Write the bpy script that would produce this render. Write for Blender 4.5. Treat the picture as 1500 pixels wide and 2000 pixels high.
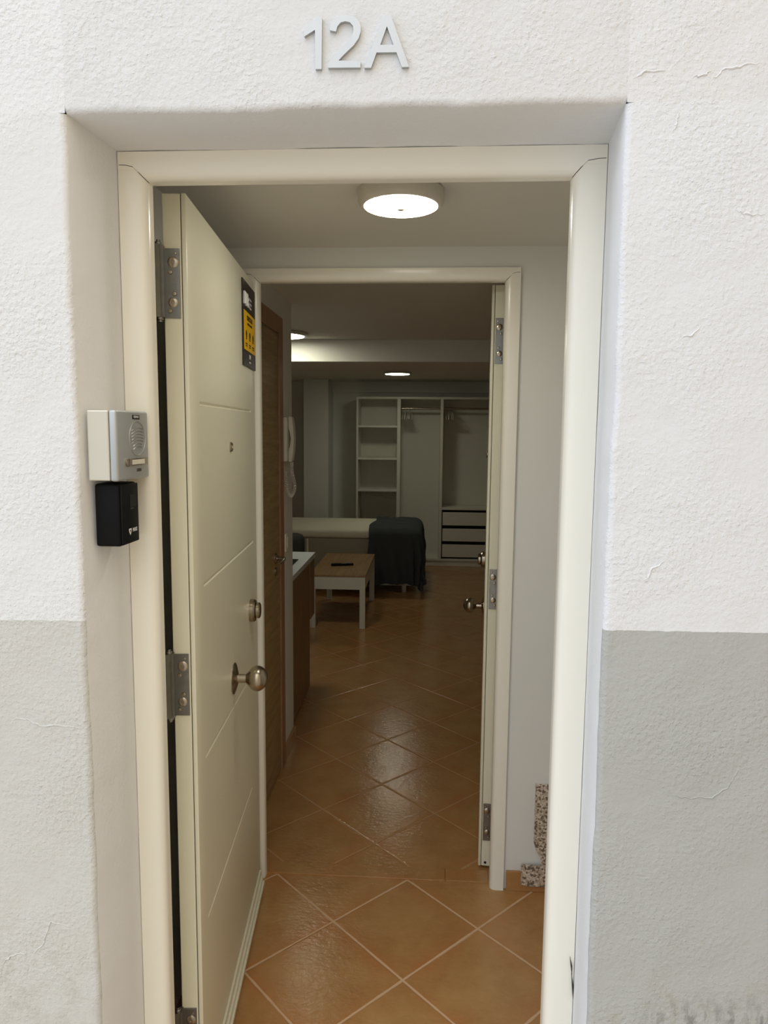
import bpy, bmesh, math, random
from mathutils import Vector, Matrix, noise
random.seed(7)
for o in list(bpy.data.objects): bpy.data.objects.remove(o)
S = bpy.context.scene
COL = S.collection
PI = math.pi

# ------------------------------------------------------------------ camera
FPX, PITCH, ROLL, YAW, EYE = 1388.4, .1119, -.0086, .0605, 1.5
_cy, _sy, _cp, _sp = math.cos(YAW), math.sin(YAW), math.cos(PITCH), math.sin(PITCH)
CF = Vector((-_sy*_cp, _cy*_cp, -_sp)); _R0 = Vector((_cy, _sy, 0)); _D0 = CF.cross(_R0)
CR = _R0*math.cos(ROLL)+_D0*math.sin(ROLL); CD = -_R0*math.sin(ROLL)+_D0*math.cos(ROLL)
cam = bpy.data.cameras.new('camera'); co = bpy.data.objects.new('camera', cam); COL.objects.link(co)
M = Matrix((CR, -CD, -CF)).transposed().to_4x4(); M.translation = (0, 0, EYE); co.matrix_world = M
cam.sensor_fit = 'VERTICAL'; cam.sensor_height = 24; cam.lens = FPX/2000*24; cam.clip_start = .01; cam.clip_end = 200
S.camera = co

# ------------------------------------------------------------------ daylight and exposure
S.view_settings.view_transform = 'Standard'; S.view_settings.look = 'None'
S.view_settings.gamma = 1; S.view_settings.use_curve_mapping = False
S.view_settings.exposure = 0
W = bpy.data.worlds.new('sky'); S.world = W; W.use_nodes = True
wn = W.node_tree; wn.nodes.clear()
wo = wn.nodes.new('ShaderNodeOutputWorld'); wb = wn.nodes.new('ShaderNodeBackground')
wt = wn.nodes.new('ShaderNodeTexCoord'); wsx = wn.nodes.new('ShaderNodeSeparateXYZ')
wr = wn.nodes.new('ShaderNodeMapRange'); wr.inputs[1].default_value = -.75; wr.inputs[2].default_value = .75
wm = wn.nodes.new('ShaderNodeMix'); wm.data_type = 'RGBA'
wm.inputs[6].default_value = (1.20, 1.30, 1.48, 1)      # open sky along the street on the left
wm.inputs[7].default_value = (.90, .81, .62, 1)       # warm house fronts on the right
wn.links.new(wt.outputs['Generated'], wsx.inputs[0]); wn.links.new(wsx.outputs[0], wr.inputs[0])
wn.links.new(wr.outputs[0], wm.inputs[0])
wz = wn.nodes.new('ShaderNodeMapRange')               # houses across the street low down, bright sky above them
for k_, v_ in ((1, .05), (2, .75), (3, .62), (4, 1.75)): wz.inputs[k_].default_value = v_
wv = wn.nodes.new('ShaderNodeVectorMath'); wv.operation = 'SCALE'
wn.links.new(wsx.outputs[2], wz.inputs[0]); wn.links.new(wm.outputs[2], wv.inputs[0]); wn.links.new(wz.outputs[0], wv.inputs['Scale'])
wn.links.new(wv.outputs[0], wb.inputs[0])
wb.inputs[1].default_value = 1.16
wn.links.new(wb.outputs[0], wo.inputs[0])
LAMP_E = 33.0          # ceiling lamp in the entrance
LAMP_R = 26.0          # ceiling lamps in the room

# ------------------------------------------------------------------ geometry helpers
def ray(px): return CR*((px[0]-750)/FPX)+CD*((px[1]-1000)/FPX)+CF
O = Vector((0, 0, EYE))
def aty(px, y): d = ray(px); return O+d*(y/d.y)
def atx(px, x): d = ray(px); return O+d*(x/d.x)
def atz(px, z): d = ray(px); return O+d*((z-EYE)/d.z)

def nm(): return bmesh.new()
def box(bm, x0, x1, y0, y1, z0, z1, bev=0, seg=2):
    vs = [bm.verts.new((x, y, z)) for z in (z0, z1) for y in (y0, y1) for x in (x0, x1)]
    fs = [bm.faces.new([vs[i] for i in q]) for q in ((0,2,3,1),(4,5,7,6),(0,1,5,4),(2,6,7,3),(0,4,6,2),(1,3,7,5))]
    if bev > 0:
        es = set(e for f in fs for e in f.edges)
        bmesh.ops.bevel(bm, geom=list(es), offset=bev, segments=seg, profile=.5, affect='EDGES')
    return bm
def prism(bm, pts, axis, a0, a1):
    """extrude a closed outline along an axis: axis 'z' -> pts (x,y); 'y' -> (x,z); 'x' -> (y,z)"""
    def P(p, a): return {'z': (p[0], p[1], a), 'y': (p[0], a, p[1]), 'x': (a, p[0], p[1])}[axis]
    A = [bm.verts.new(P(p, a0)) for p in pts]; B = [bm.verts.new(P(p, a1)) for p in pts]
    n = len(pts)
    bm.faces.new(A); bm.faces.new(B[::-1])
    for i in range(n): bm.faces.new((A[i], B[i], B[(i+1) % n], A[(i+1) % n]))
    return bm
def lathe(bm, prof, mat=None, n=32):
    """prof: (r, h) along local z"""
    rings = []
    for r, h in prof:
        if r < 1e-6: rings.append([bm.verts.new((0, 0, h))])
        else: rings.append([bm.verts.new((r*math.cos(2*PI*k/n), r*math.sin(2*PI*k/n), h)) for k in range(n)])
    for a, b in zip(rings, rings[1:]):
        for k in range(n):
            k2 = (k+1) % n
            if len(a) == 1 and len(b) == 1: continue
            if len(a) == 1: bm.faces.new((a[0], b[k], b[k2]))
            elif len(b) == 1: bm.faces.new((a[k], a[k2], b[0]))
            else: bm.faces.new((a[k], a[k2], b[k2], b[k]))
    vs = [v for R in rings for v in R]
    if len(rings[0]) > 1: bm.faces.new(rings[0][::-1])
    if len(rings[-1]) > 1: bm.faces.new(rings[-1])
    if mat is not None: bmesh.ops.transform(bm, matrix=mat, verts=vs)
    return bm
def axis_mat(loc, direction):
    q = Vector((0, 0, 1)).rotation_difference(Vector(direction).normalized())
    return Matrix.Translation(loc) @ q.to_matrix().to_4x4()
def tube(bm, pts, r, n=8, rr=None):
    pts = [Vector(p) for p in pts]; rings = []
    up = Vector((0, 0, 1)) if abs((pts[1]-pts[0]).normalized().z) < .9 else Vector((1, 0, 0))
    for i, p in enumerate(pts):
        t = (pts[min(i+1, len(pts)-1)]-pts[max(i-1, 0)]).normalized()
        a = t.cross(up)
        if a.length < 1e-4: a = t.cross(Vector((0, 1, 0)))
        a.normalize(); b = a.cross(t).normalized(); up = b
        R = rr[i] if rr else r
        rings.append([bm.verts.new(p+a*(R*math.cos(2*PI*k/n))+b*(R*math.sin(2*PI*k/n))) for k in range(n)])
    for x, y in zip(rings, rings[1:]):
        for k in range(n): bm.faces.new((x[k], x[(k+1) % n], y[(k+1) % n], y[k]))
    bm.faces.new(rings[0][::-1]); bm.faces.new(rings[-1])
    return bm
def obj(name, bm, mat, parent=None, smooth=False, loc=None, rotz=0):
    bmesh.ops.recalc_face_normals(bm, faces=bm.faces)
    me = bpy.data.meshes.new(name); bm.to_mesh(me); bm.free()
    for m in (mat if isinstance(mat, (list, tuple)) else [mat]): me.materials.append(m)
    if smooth:
        for p in me.polygons: p.use_smooth = True
        try: me.set_sharp_from_angle(angle=math.radians(35))
        except Exception: pass
    o = bpy.data.objects.new(name, me); COL.objects.link(o)
    if parent: o.parent = parent
    if loc: o.location = loc
    if rotz: o.rotation_euler.z = rotz
    return o
def tag(o, label, cat, group=None, kind=None):
    o['label'] = label; o['category'] = cat
    if group: o['group'] = group
    if kind: o['kind'] = kind
    return o
def empty(name, loc=(0, 0, 0), rotz=0):
    o = bpy.data.objects.new(name, None); COL.objects.link(o); o.location = loc; o.rotation_euler.z = rotz
    o.empty_display_size = .05
    return o
def copy_tree(o, parent=None):
    c = o.copy(); COL.objects.link(c); c.parent = parent
    for ch in [k for k in bpy.data.objects if k.parent == o]: copy_tree(ch, c)
    return c
def text_bm(bm, body, size, mat, extr=.0004, align='LEFT', bold=0, sx=1):
    cu = bpy.data.curves.new('t', 'FONT'); cu.body = body; cu.size = size; cu.extrude = extr; cu.offset = bold
    cu.align_x = align; cu.resolution_u = 3
    to = bpy.data.objects.new('t', cu); COL.objects.link(to)
    dg = bpy.context.evaluated_depsgraph_get()
    me = bpy.data.meshes.new_from_object(to.evaluated_get(dg))
    me.transform(mat @ Matrix.Diagonal((sx, 1, 1, 1)))
    bm.from_mesh(me); bpy.data.objects.remove(to); bpy.data.meshes.remove(me); bpy.data.curves.remove(cu)
    return bm

# ------------------------------------------------------------------ materials
def srgb(r, g, b):
    f = lambda c: (c/255/12.92) if c/255 <= .04045 else ((c/255+.055)/1.055)**2.4
    return (f(r), f(g), f(b), 1)
class NT:
    def __init__(s, name):
        s.m = bpy.data.materials.new(name); s.m.use_nodes = True; s.t = s.m.node_tree
        s.b = s.t.nodes['Principled BSDF']; s.pos = None
    def n(s, kind, **kw):
        x = s.t.nodes.new(kind)
        for k, v in kw.items(): setattr(x, k, v)
        return x
    def l(s, a, b): s.t.links.new(a, b)
    def P(s):
        if not s.pos: s.pos = s.n('ShaderNodeNewGeometry').outputs['Position']
        return s.pos
    def objc(s): return s.n('ShaderNodeTexCoord').outputs['Object']
    def math(s, op, a, b=None, c=None):
        x = s.n('ShaderNodeMath', operation=op)
        for i, v in enumerate((a, b, c)):
            if v is None: continue
            if isinstance(v, (int, float)): x.inputs[i].default_value = v
            else: s.l(v, x.inputs[i])
        return x.outputs[0]
    def noise(s, scale, detail=3, rough=.5, vec=None, vs=None):
        x = s.n('ShaderNodeTexNoise'); x.inputs['Scale'].default_value = scale; x.inputs['Detail'].default_value = detail
        x.inputs['Roughness'].default_value = rough
        v = vec or s.P()
        if vs:
            mp = s.n('ShaderNodeMapping'); mp.inputs['Scale'].default_value = vs; s.l(v, mp.inputs[0]); v = mp.outputs[0]
        s.l(v, x.inputs['Vector']); return x.outputs['Fac']
    def mix(s, fac, a, b):
        x = s.n('ShaderNodeMix', data_type='RGBA')
        for i, v in ((0, fac), (6, a), (7, b)):
            if isinstance(v, (int, float, tuple)): x.inputs[i].default_value = v
            else: s.l(v, x.inputs[i])
        return x.outputs[2]
    def ramp(s, v, lo, hi, a=0., b=1.):
        x = s.n('ShaderNodeMapRange'); s.l(v, x.inputs[0])
        for i, k in enumerate((lo, hi, a, b)): x.inputs[i+1].default_value = k
        return x.outputs[0]
    def bump(s, h, strength=.3, dist=.002, prev=None):
        x = s.n('ShaderNodeBump'); x.inputs['Strength'].default_value = strength; x.inputs['Distance'].default_value = dist
        s.l(h, x.inputs['Height'])
        if prev: s.l(prev, x.inputs['Normal'])
        s.l(x.outputs[0], s.b.inputs['Normal']); return x.outputs[0]
    def set(s, col=None, rough=None, metal=None, spec=None):
        for k, v in (('Base Color', col), ('Roughness', rough), ('Metallic', metal), ('Specular IOR Level', spec)):
            if v is None: continue
            if isinstance(v, (int, float, tuple)): s.b.inputs[k].default_value = v
            else: s.l(v, s.b.inputs[k])
        return s
def plain(name, col, rough=.5, metal=0, nscale=40, var=.04, bstr=0, bdist=.001, spec=.5):
    t = NT(name); f = t.noise(nscale, 3)
    dark = tuple(c*(1-var*2) for c in col[:3])+(1,)
    t.set(t.mix(f, col, dark), rough, metal, spec)
    if bstr: t.bump(t.noise(nscale*4, 4), bstr, bdist)
    return t.m

def stucco(name, two_tone):
    t = NT(name)
    white = t.mix(t.noise(3, 4), srgb(230, 231, 232), srgb(225, 226, 227))
    if two_tone:
        sp = t.n('ShaderNodeSeparateXYZ'); t.l(t.P(), sp.inputs[0])
        edge = t.math('ADD', sp.outputs[2], t.math('MULTIPLY', t.noise(60, 3), .004))
        lowm = t.math('LESS_THAN', edge, t.math('ADD', 1.196, t.math('MULTIPLY', sp.outputs[0], .008)))
        grey_left = t.mix(t.noise(5, 4), srgb(209, 209, 205), srgb(201, 201, 196))       # left panel: lighter grey
        new = t.mix(t.noise(5, 4), srgb(183, 184, 180), srgb(176, 177, 172))       # right panel: darker grey
        grey = t.mix(t.math('GREATER_THAN', sp.outputs[0], -.13), grey_left, new)
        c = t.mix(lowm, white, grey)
        # grime specks close to the ground
        g = t.math('MULTIPLY', t.ramp(t.noise(60, 6, .7, vs=(1, 1, .45)), .47, .60), t.ramp(sp.outputs[2], .60, .54))
        g2 = t.math('MULTIPLY', g, t.ramp(sp.outputs[0], .34, .44))
        c = t.mix(t.math('MULTIPLY', g2, .55), c, srgb(95, 93, 88))
        g3 = t.math('MULTIPLY', t.ramp(t.noise(22, 6, .7), .48, .66), t.ramp(sp.outputs[2], .72, .55))
        c = t.mix(t.math('MULTIPLY', g3, .3), c, srgb(170, 160, 140))
    else: c = white
    t.set(c, .85, 0, .3)
    k = 1. if two_tone else .35
    h1 = t.noise(9, 3, .5); h2 = t.noise(120, 4, .5); h3 = t.ramp(t.noise(190, 2, .5), .55, .75)
    patch = t.ramp(t.noise(4.5, 3), .35, .68, .25, 1)
    b = t.bump(h1, .2*k, .02)
    b = t.bump(t.math('MULTIPLY', h2, patch), .62*k, .005, b)
    t.bump(t.math('MULTIPLY', h3, patch), .5*k, .0018, b)
    return t.m
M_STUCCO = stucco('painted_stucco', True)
M_REVEAL = stucco('painted_reveal', False)
M_WALL = plain('interior_white_paint', srgb(228, 227, 220), .7, nscale=6, var=.015, bstr=.25, bdist=.002)
M_CEIL = plain('ceiling_paint', srgb(222, 220, 212), .85, nscale=5, var=.02)
M_FRAME = plain('cream_frame_lacquer', srgb(242, 238, 224), .22, nscale=8, var=.012)
M_LEAF = plain('cream_leaf_lacquer', srgb(230, 226, 202), .32, nscale=5, var=.012)
M_SEAM = plain('dark_gasket', srgb(52, 46, 38), .8)
M_STEEL = plain('hinge_steel', srgb(150, 148, 144), .3, 1, nscale=60, var=.15, bstr=.1, bdist=.0004)
M_NICKEL = plain('satin_nickel', srgb(176, 164, 146), .24, 1, nscale=30, var=.03)
M_DARKHOLE = plain('black_void', srgb(14, 13, 12), .8)
M_ALU = plain('brushed_aluminium', srgb(196, 198, 198), .42, .85, nscale=60, var=.04)
M_SILV = plain('silver_panel', srgb(186, 190, 190), .38, .55, nscale=50, var=.02)
M_SILVSIDE = plain('champagne_side', srgb(214, 208, 190), .3, .5, nscale=20, var=.02)
M_BLACKP = plain('black_plastic', srgb(13, 13, 14), .55, nscale=300, var=.1, bstr=.15, bdist=.0004, spec=.15)
M_WHITEP = plain('white_plastic', srgb(225, 222, 208), .35)
M_PRINTW = plain('white_print', srgb(240, 240, 238), .5)
M_YELLOW = plain('sign_yellow', srgb(250, 196, 10), .4, nscale=10, var=.01)
M_SIGNBLK = plain('sign_black', srgb(34, 27, 26), .35, nscale=10, var=.05)
M_MELAM = plain('white_melamine', srgb(222, 219, 205), .5, nscale=4, var=.01)
M_DRAWGAP = plain('dark_drawer_shadow_gap', srgb(22, 17, 18), .7)
M_COUNTER = plain('pale_worktop', srgb(214, 218, 222), .3, nscale=90, var=.05)
M_GLASSBLK = plain('black_hob_glass', srgb(12, 12, 14), .12)
M_SHEET = plain('cream_bed_sheet', srgb(232, 226, 204), .9, nscale=8, var=.03, bstr=.5, bdist=.006)
M_BASE = plain('beige_bed_base', srgb(165, 155, 140), .9, nscale=300, var=.06, bstr=.3, bdist=.0006)
M_CHARC = plain('charcoal_knit', srgb(78, 82, 85), .95, nscale=220, var=.15, bstr=.6, bdist=.0015, spec=.2)
M_GREENGREY = plain('dark_grey_upholstery', srgb(62, 64, 60), .95, nscale=260, var=.12, bstr=.5, bdist=.001, spec=.2)
M_PAVE = plain('street_paving', srgb(176, 168, 154), .9, nscale=12, var=.08)
M_OCHRE = plain('ochre_bounce_wall', srgb(206, 176, 130), .9, nscale=8, var=.03)
M_REMOTEG = plain('grey_button_pad', srgb(120, 116, 104), .6)

def wood(name, c1, c2, c3, axis, scale=1., rough=.45):
    t = NT(name)
    vs = {'x': (1.2, 14, 14), 'y': (14, 1.2, 14), 'z': (14, 14, 1.2)}[axis]
    v = tuple(k*scale for k in vs)
    a = t.noise(3.2, 6, .6, vs=v); b = t.noise(14, 4, .6, vs=v)
    c = t.mix(t.ramp(a, .3, .7), c1, c2); c = t.mix(t.math('MULTIPLY', t.ramp(b, .5, .75), .5), c, c3)
    t.set(c, rough); t.bump(b, .12, .0008); return t.m
M_OAK = wood('light_oak_veneer', srgb(178, 142, 96), srgb(150, 116, 74), srgb(120, 90, 56), 'y')
M_OAKV = wood('oak_cabinet_veneer', srgb(150, 112, 68), srgb(122, 88, 50), srgb(96, 66, 36), 'z')
M_DOORW = wood('brown_door_veneer', srgb(172, 144, 98), srgb(142, 118, 78), srgb(112, 88, 58), 'y')
M_DOORF = wood('brown_frame_veneer', srgb(168, 128, 94), srgb(142, 106, 76), srgb(114, 84, 60), 'z')

def tiles(name, x0, y0, ang=PI/4, s=.3041, grid=True, grout=srgb(208, 172, 136), gw=.012):
    t = NT(name)
    sp = t.n('ShaderNodeSeparateXYZ'); t.l(t.P(), sp.inputs[0]); X, Y = sp.outputs[0], sp.outputs[1]
    ca, sa = math.cos(ang), math.sin(ang)
    X = t.math('SUBTRACT', X, x0); Y = t.math('SUBTRACT', Y, y0)
    u = t.math('DIVIDE', t.math('SUBTRACT', t.math('MULTIPLY', X, ca), t.math('MULTIPLY', Y, sa)), s)
    v = t.math('DIVIDE', t.math('ADD', t.math('MULTIPLY', X, sa), t.math('MULTIPLY', Y, ca)), s)
    wob = t.math('MULTIPLY', t.math('SUBTRACT', t.noise(30, 2), .5), .012)
    def dist(q):
        f = t.math('FRACT', t.math('ADD', q, 100.)); return t.math('MINIMUM', f, t.math('SUBTRACT', 1., f))
    d = t.math('ADD', t.math('MINIMUM', dist(u), dist(v)), wob)
    cell = t.n('ShaderNodeCombineXYZ'); t.l(t.math('FLOOR', t.math('ADD', u, 100.)), cell.inputs[0]); t.l(t.math('FLOOR', t.math('ADD', v, 100.)), cell.inputs[1])
    wn_ = t.n('ShaderNodeTexWhiteNoise'); t.l(cell.outputs[0], wn_.inputs[0])
    gr = t.ramp(d, gw*.7, gw, 1, 0)
    n1 = t.noise(7, 5, .6); n2 = t.noise(40, 5, .6)
    c = t.mix(t.ramp(n1, .3, .7), srgb(182, 142, 90), srgb(162, 118, 70))
    c = t.mix(t.math('MULTIPLY', t.ramp(n2, .35, .75), .35), c, srgb(190, 146, 96))
    c = t.mix(t.math('MULTIPLY', wn_.outputs[0], .14), c, srgb(146, 94, 52))
    c = t.mix(t.math('MULTIPLY', t.ramp(d, .22, .02), t.ramp(t.noise(5, 3), .4, .65, .1, .5)), c, srgb(178, 112, 64))
    if grid: c = t.mix(gr, c, grout)
    r = t.ramp(t.noise(26, 4), .3, .7, .15, .21)
    if grid: r = t.math('ADD', r, t.math('MULTIPLY', gr, .5))
    t.set(c, r, 0, .42)
    b = t.bump(t.noise(42, 4, .55, vs=(1, 1.6, 1)), .5, .0022)
    b = t.bump(t.noise(110, 3, .5), .35, .0008, b)
    if grid: t.bump(t.ramp(d, .004, .02), .6, .0015, b)
    return t.m
M_TILE_E = tiles('terracotta_tiles_entrance', -.2681, 2.0232, .7858, .3130)
M_TILE_R = tiles('terracotta_tiles_room', -.1733, 2.4495, .782, .3138, grout=srgb(184, 146, 100), gw=.010)
M_TILE_S = tiles('terracotta_skirting', 0, 0, grid=False)

def terrazzo():
    t = NT('speckled_terrazzo')
    v = t.n('ShaderNodeTexVoronoi'); v.inputs['Scale'].default_value = 170; t.l(t.P(), v.inputs['Vector'])
    w = t.n('ShaderNodeTexWhiteNoise'); t.l(v.outputs['Color'], w.inputs[0])
    c = t.mix(t.ramp(w.outputs[0], .25, .35), srgb(112, 98, 84), srgb(184, 164, 142))
    c = t.mix(t.ramp(w.outputs[0], .6, .75), c, srgb(214, 200, 184))
    t.set(c, .5); return t.m
M_TERR = terrazzo()
def emis(name, col, k):
    t = NT(name); t.b.inputs['Base Color'].default_value = (.9, .9, .9, 1)
    t.b.inputs['Emission Color'].default_value = col; t.b.inputs['Emission Strength'].default_value = k
    return t.m
M_LE = emis('lit_diffuser_entrance', (1, .96, .85, 1), LAMP_E)
M_LR = emis('lit_diffuser_room', (1, .98, .79, 1), LAMP_R)
M_LAMPB = plain('lamp_housing_cream', srgb(205, 198, 182), .4)

# ------------------------------------------------------------------ the setting
YF, YB = 1.10, 1.33                 # street face and inner face of the front wall
YW = 2.225                          # inner partition
XL, XR, ZT = -.5535, .278, 1.974    # opening on the street face
FXL, FXR, FZ = -.5375, .288, 1.972   # opening where it meets the frame
def front_wall():
    bm = nm()
    X0, X1, Z0, Z1 = -2.6, 2.4, -.2, 3.2
    def jit(a, b): return (noise.noise(Vector((a*9, b*9, 1.7)))*.0032+noise.noise(Vector((a*34, b*34, 5)))*.0013)
    N = 130
    zs = [Z0+(ZT-Z0)*i/N for i in range(N+1)]
    def quad(a, b, c, d, mi=0):
        f = bm.faces.new([bm.verts.new(p) for p in (a, b, c, d)]); f.material_index = mi
    for side in (0, 1):
        xe = XL if side == 0 else XR; xf = FXL if side == 0 else FXR; xo = X0 if side == 0 else X1; sg = -1 if side == 0 else 1
        def row(z, last=False):
            j = 0 if last else jit(xe*3, z)
            e = xe+j
            k = FZ if last else z
            return [(xo, YF, z), (e+sg*.010, YF, z), (e+sg*.0035, YF+.0012, z), (e, YF+.006, z), (xf+j*.2, 1.243, min(z, FZ)), (xf, 1.252, min(z, FZ)), (xf, YB, min(z, FZ)), (xo, YB, z)]
        rows = [[bm.verts.new(p) for p in row(z, i == N)] for i, z in enumerate(zs)]
        for a, b in zip(rows, rows[1:]):
            for k in range(7):
                f = bm.faces.new((a[k], a[k+1], b[k+1], b[k])); f.material_index = 0 if k < 2 else 1
                if k == 2: f.material_index = 0
                if k in (0, 6): f.smooth = False
    # above the opening
    M_ = 80
    xs = [XL+(XR-XL)*i/M_ for i in range(M_+1)]
    rows = []
    for i, x in enumerate(xs):
        j = 0 if i in (0, M_) else jit(x, 7.)*1.1
        xx = FXL+(FXR-FXL)*i/M_
        zt = ZT+.0035*(x+.13)+j
        z_e = ZT if i in (0, M_) else zt
        rows.append([bm.verts.new(p) for p in ((x, YF, Z1), (x, YF, z_e+.010), (x, YF+.0012, z_e+.0035), (x, YF+.006, z_e), (xx, 1.243, FZ+j*.5), (xx, 1.252, FZ), (xx, YB, FZ), (x, YB, Z1))])
    for a, b in zip(rows, rows[1:]):
        for k in range(7):
            f = bm.faces.new((a[k], a[k+1], b[k+1], b[k])); f.material_index = 0 if k < 3 else 1
    quad((X0, YF, ZT), (XL-.0, YF, ZT), (XL, YF, Z1), (X0, YF, Z1)); quad((XR, YF, ZT), (X1, YF, ZT), (X1, YF, Z1), (XR, YF, Z1))
    quad((X0, YB, ZT), (FXL, YB, ZT), (FXL, YB, Z1), (X0, YB, Z1), 1); quad((FXR, YB, ZT), (X1, YB, ZT), (X1, YB, Z1), (FXR, YB, Z1), 1)
    # hairline ridges in the render
    def ridge(pts, r=.0017):
        P = []
        for a, b in zip(pts, pts[1:]):
            n = 6
            for k in range(n):
                q = (a[0]+(b[0]-a[0])*k/n+random.uniform(-2, 2), a[1]+(b[1]-a[1])*k/n+random.uniform(-2.5, 2.5)); P.append(q)
        P.append(pts[-1])
        W3 = [aty(p, YF+.0002) for p in P]
        tube(bm, W3, r, 6, rr=[r*math.sin(PI*(i+.35)/(len(W3)-.3))*random.uniform(.6, 1.2) for i in range(len(W3))])
    for L in ([(1282, 1550), (1330, 1556), (1385, 1560), (1420, 1540), (1440, 1505), (1500, 1488)],
              [(0, 1403), (50, 1405), (80, 1416), (130, 1420), (165, 1424)],
              [(1385, 160), (1410, 138), (1450, 128), (1500, 120)],
              [(1345, 152), (1375, 146), (1395, 137)], [(1235, 155), (1260, 140), (1310, 137)], [(1435, 410), (1455, 418), (1500, 421)], [(1313, 262), (1322, 240), (1330, 205)],
              [(60, 1870), (85, 1845), (98, 1800), (150, 1815)],
              [(1262, 1145), (1275, 1110), (1300, 1095)],
              [(1325, 662), (1350, 655), (1372, 635)],
              [(0, 1890), (20, 1868), (60, 1858)]):
        ridge(L)
    return bm
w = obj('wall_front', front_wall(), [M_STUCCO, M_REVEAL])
w.data.polygons.foreach_set('use_smooth', [p.area < .0025 and p.normal.y > -.999 for p in w.data.polygons])
try: w.data.set_sharp_from_angle(angle=math.radians(50))
except Exception: pass
tag(w, 'white rough plaster street wall with a grey painted lower band around the doorway', 'wall', kind='structure')

b = nm(); box(b, -2.6, 2.4, -6, YF, -.25, -.15)
tag(obj('ground', b, M_PAVE), 'street paving in front of the white and grey wall', 'pavement', kind='structure')

b = nm(); box(b, 1.08, 1.3, -1.3, YF, -.2, 3.4)  # added unseen wall: dims the right facade, bounces warm light onto the left reveal
tag(obj('wall_light_helper', b, M_OCHRE), 'added ochre wall out of frame on the right, dims the facade and bounces warm light', 'wall', kind='structure')

b = nm(); box(b, -.75, .75, YF+.0, 2.245, -.15, 0)
tag(obj('floor', b, M_TILE_E), 'diagonal terracotta tiles in the small entrance before the second door', 'floor', kind='structure')
b = nm(); box(b, -2.7, 1.7, 2.2451, 8.5, -.15, 0)
tag(obj('floor', b, M_TILE_R), 'darker terracotta tile floor of the room behind the second door', 'floor', kind='structure')
b = nm(); box(b, -.75, .75, YB, YW+.09, 2.057, 2.2)
tag(obj('ceiling', b, M_CEIL), 'entrance ceiling that carries the large round lamp', 'ceiling', kind='structure')
b = nm(); box(b, -2.7, 1.7, YW+.09, 8.5, 2.08, 2.2)
tag(obj('ceiling', b, M_CEIL), 'dim ceiling of the room behind the second door', 'ceiling', kind='structure')
b = nm(); box(b, -2.6, 1.6, 4.55, 5.20, 1.94, 2.08, .004)
tag(obj('trim_4', b, M_CEIL), 'boxed ceiling beam crossing the room, lit by the lamp on its left', 'beam', kind='structure')

b = nm(); box(b, -.75, -.635, YB, YW, 0, 2.057)
tag(obj('wall_left', b, M_WALL), 'entrance side wall behind the open cream door', 'wall', kind='structure')
b = nm(); box(b, .64, .75, YB, YW, 0, 2.057)
tag(obj('wall_right', b, M_WALL), 'entrance side wall on the right, hidden by the door frame', 'wall', kind='structure')
IXL, IXR, IZT = -.560, .262, 1.985
b = nm()
box(b, -.75, IXL, YW, YW+.09, 0, 2.2); box(b, IXR, 1.7, YW, YW+.09, 0, 2.2); box(b, IXL, IXR, YW, YW+.09, IZT, 2.2)
tag(obj('wall_back', b, M_WALL), 'white partition wall holding the second door frame', 'wall', kind='structure')
b = nm(); box(b, -.74, -.635, YW+.09, 3.31, 0, 2.08)
tag(obj('wall_left', b, M_WALL), 'narrow white wall strip with the wooden door and entryphone', 'wall', kind='structure')
b = nm(); box(b, -2.7, -.74, 3.21, 3.31, 0, 2.08)
tag(obj('wall_left', b, M_WALL), 'kitchen wall running left behind the entryphone wall', 'wall', kind='structure')
b = nm(); box(b, -2.7, -2.6, 3.31, 8.5, 0, 2.08)
tag(obj('wall_left', b, M_WALL), 'far left wall of the room beyond the bed', 'wall', kind='structure')
b = nm(); box(b, 1.6, 1.7, YW+.09, 8.5, 0, 2.08)
tag(obj('wall_right', b, M_WALL), 'far right wall of the room beyond the second door', 'wall', kind='structure')
b = nm(); box(b, -2.6, 1.6, 8.36, 8.5, 0, 2.08)
box(b, -2.6, 1.6, 8.31, 8.36, 1.955, 2.08)
tag(obj('wall_back', b, M_WALL), 'rear wall of the room behind the bed and open wardrobe', 'wall', kind='structure')
c0, c1 = aty((593, 900), 7.95).x, aty((641, 900), 7.95).x
b = nm(); box(b, c0, c1, 7.95, 8.36, 0, 2.08, .004)
tag(obj('trim_5', b, M_WALL), 'pale square pillar between the bed and the wardrobe', 'pillar', kind='structure')

# frames of the two cream doors: rolled front flange and a rebated body behind it
def flange(o, i, d0, sgn):
    """cross-section across the jamb: o outer edge, i clear edge, d0 front depth, sgn=+1 when the clear edge lies at larger values"""
    r = .014
    pts = [(o, d0), (i-sgn*(r+.006), d0)]
    for k in range(1, 7):
        a = PI/2*k/6; pts.append((i-sgn*r*(1-math.sin(a))*1.0, d0+.002+(r*1.1)*(1-math.cos(a))))
    pts += [(i, d0+.034), (i-sgn*.032, d0+.036), (i-sgn*.034, d0+.088), (o, d0+.088)]
    return pts
def door_frame(name, oL, iL, iR, oR, oT, iT, z0, d0, label):
    root = empty(name, (0, 0, 0)); tag(root, label, 'door frame', kind='structure')
    b = nm(); prism(b, flange(oL, iL, d0, 1), 'z', z0, iT+.016); obj('jamb', b, M_FRAME, root, True)
    b = nm(); prism(b, flange(oR, iR, d0, -1), 'z', z0, iT+.016); obj('jamb', b, M_FRAME, root, True)
    b = nm(); p = [(y-.0006, z) for z, y in flange(oT, iT, d0, -1)]; prism(b, p, 'x', oL, oR); obj('head', b, M_FRAME, root, True)
    return root
hz1 = aty((700, 358), 1.275).z
fr1 = door_frame('trim_1', FXL+.001, -.489, .2345, FXR-.001, FZ-.001, hz1, -.02, 1.243, 'cream metal frame of the street doorway, nearest the camera')
hz2 = aty((740, 554), 2.25).z
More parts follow.
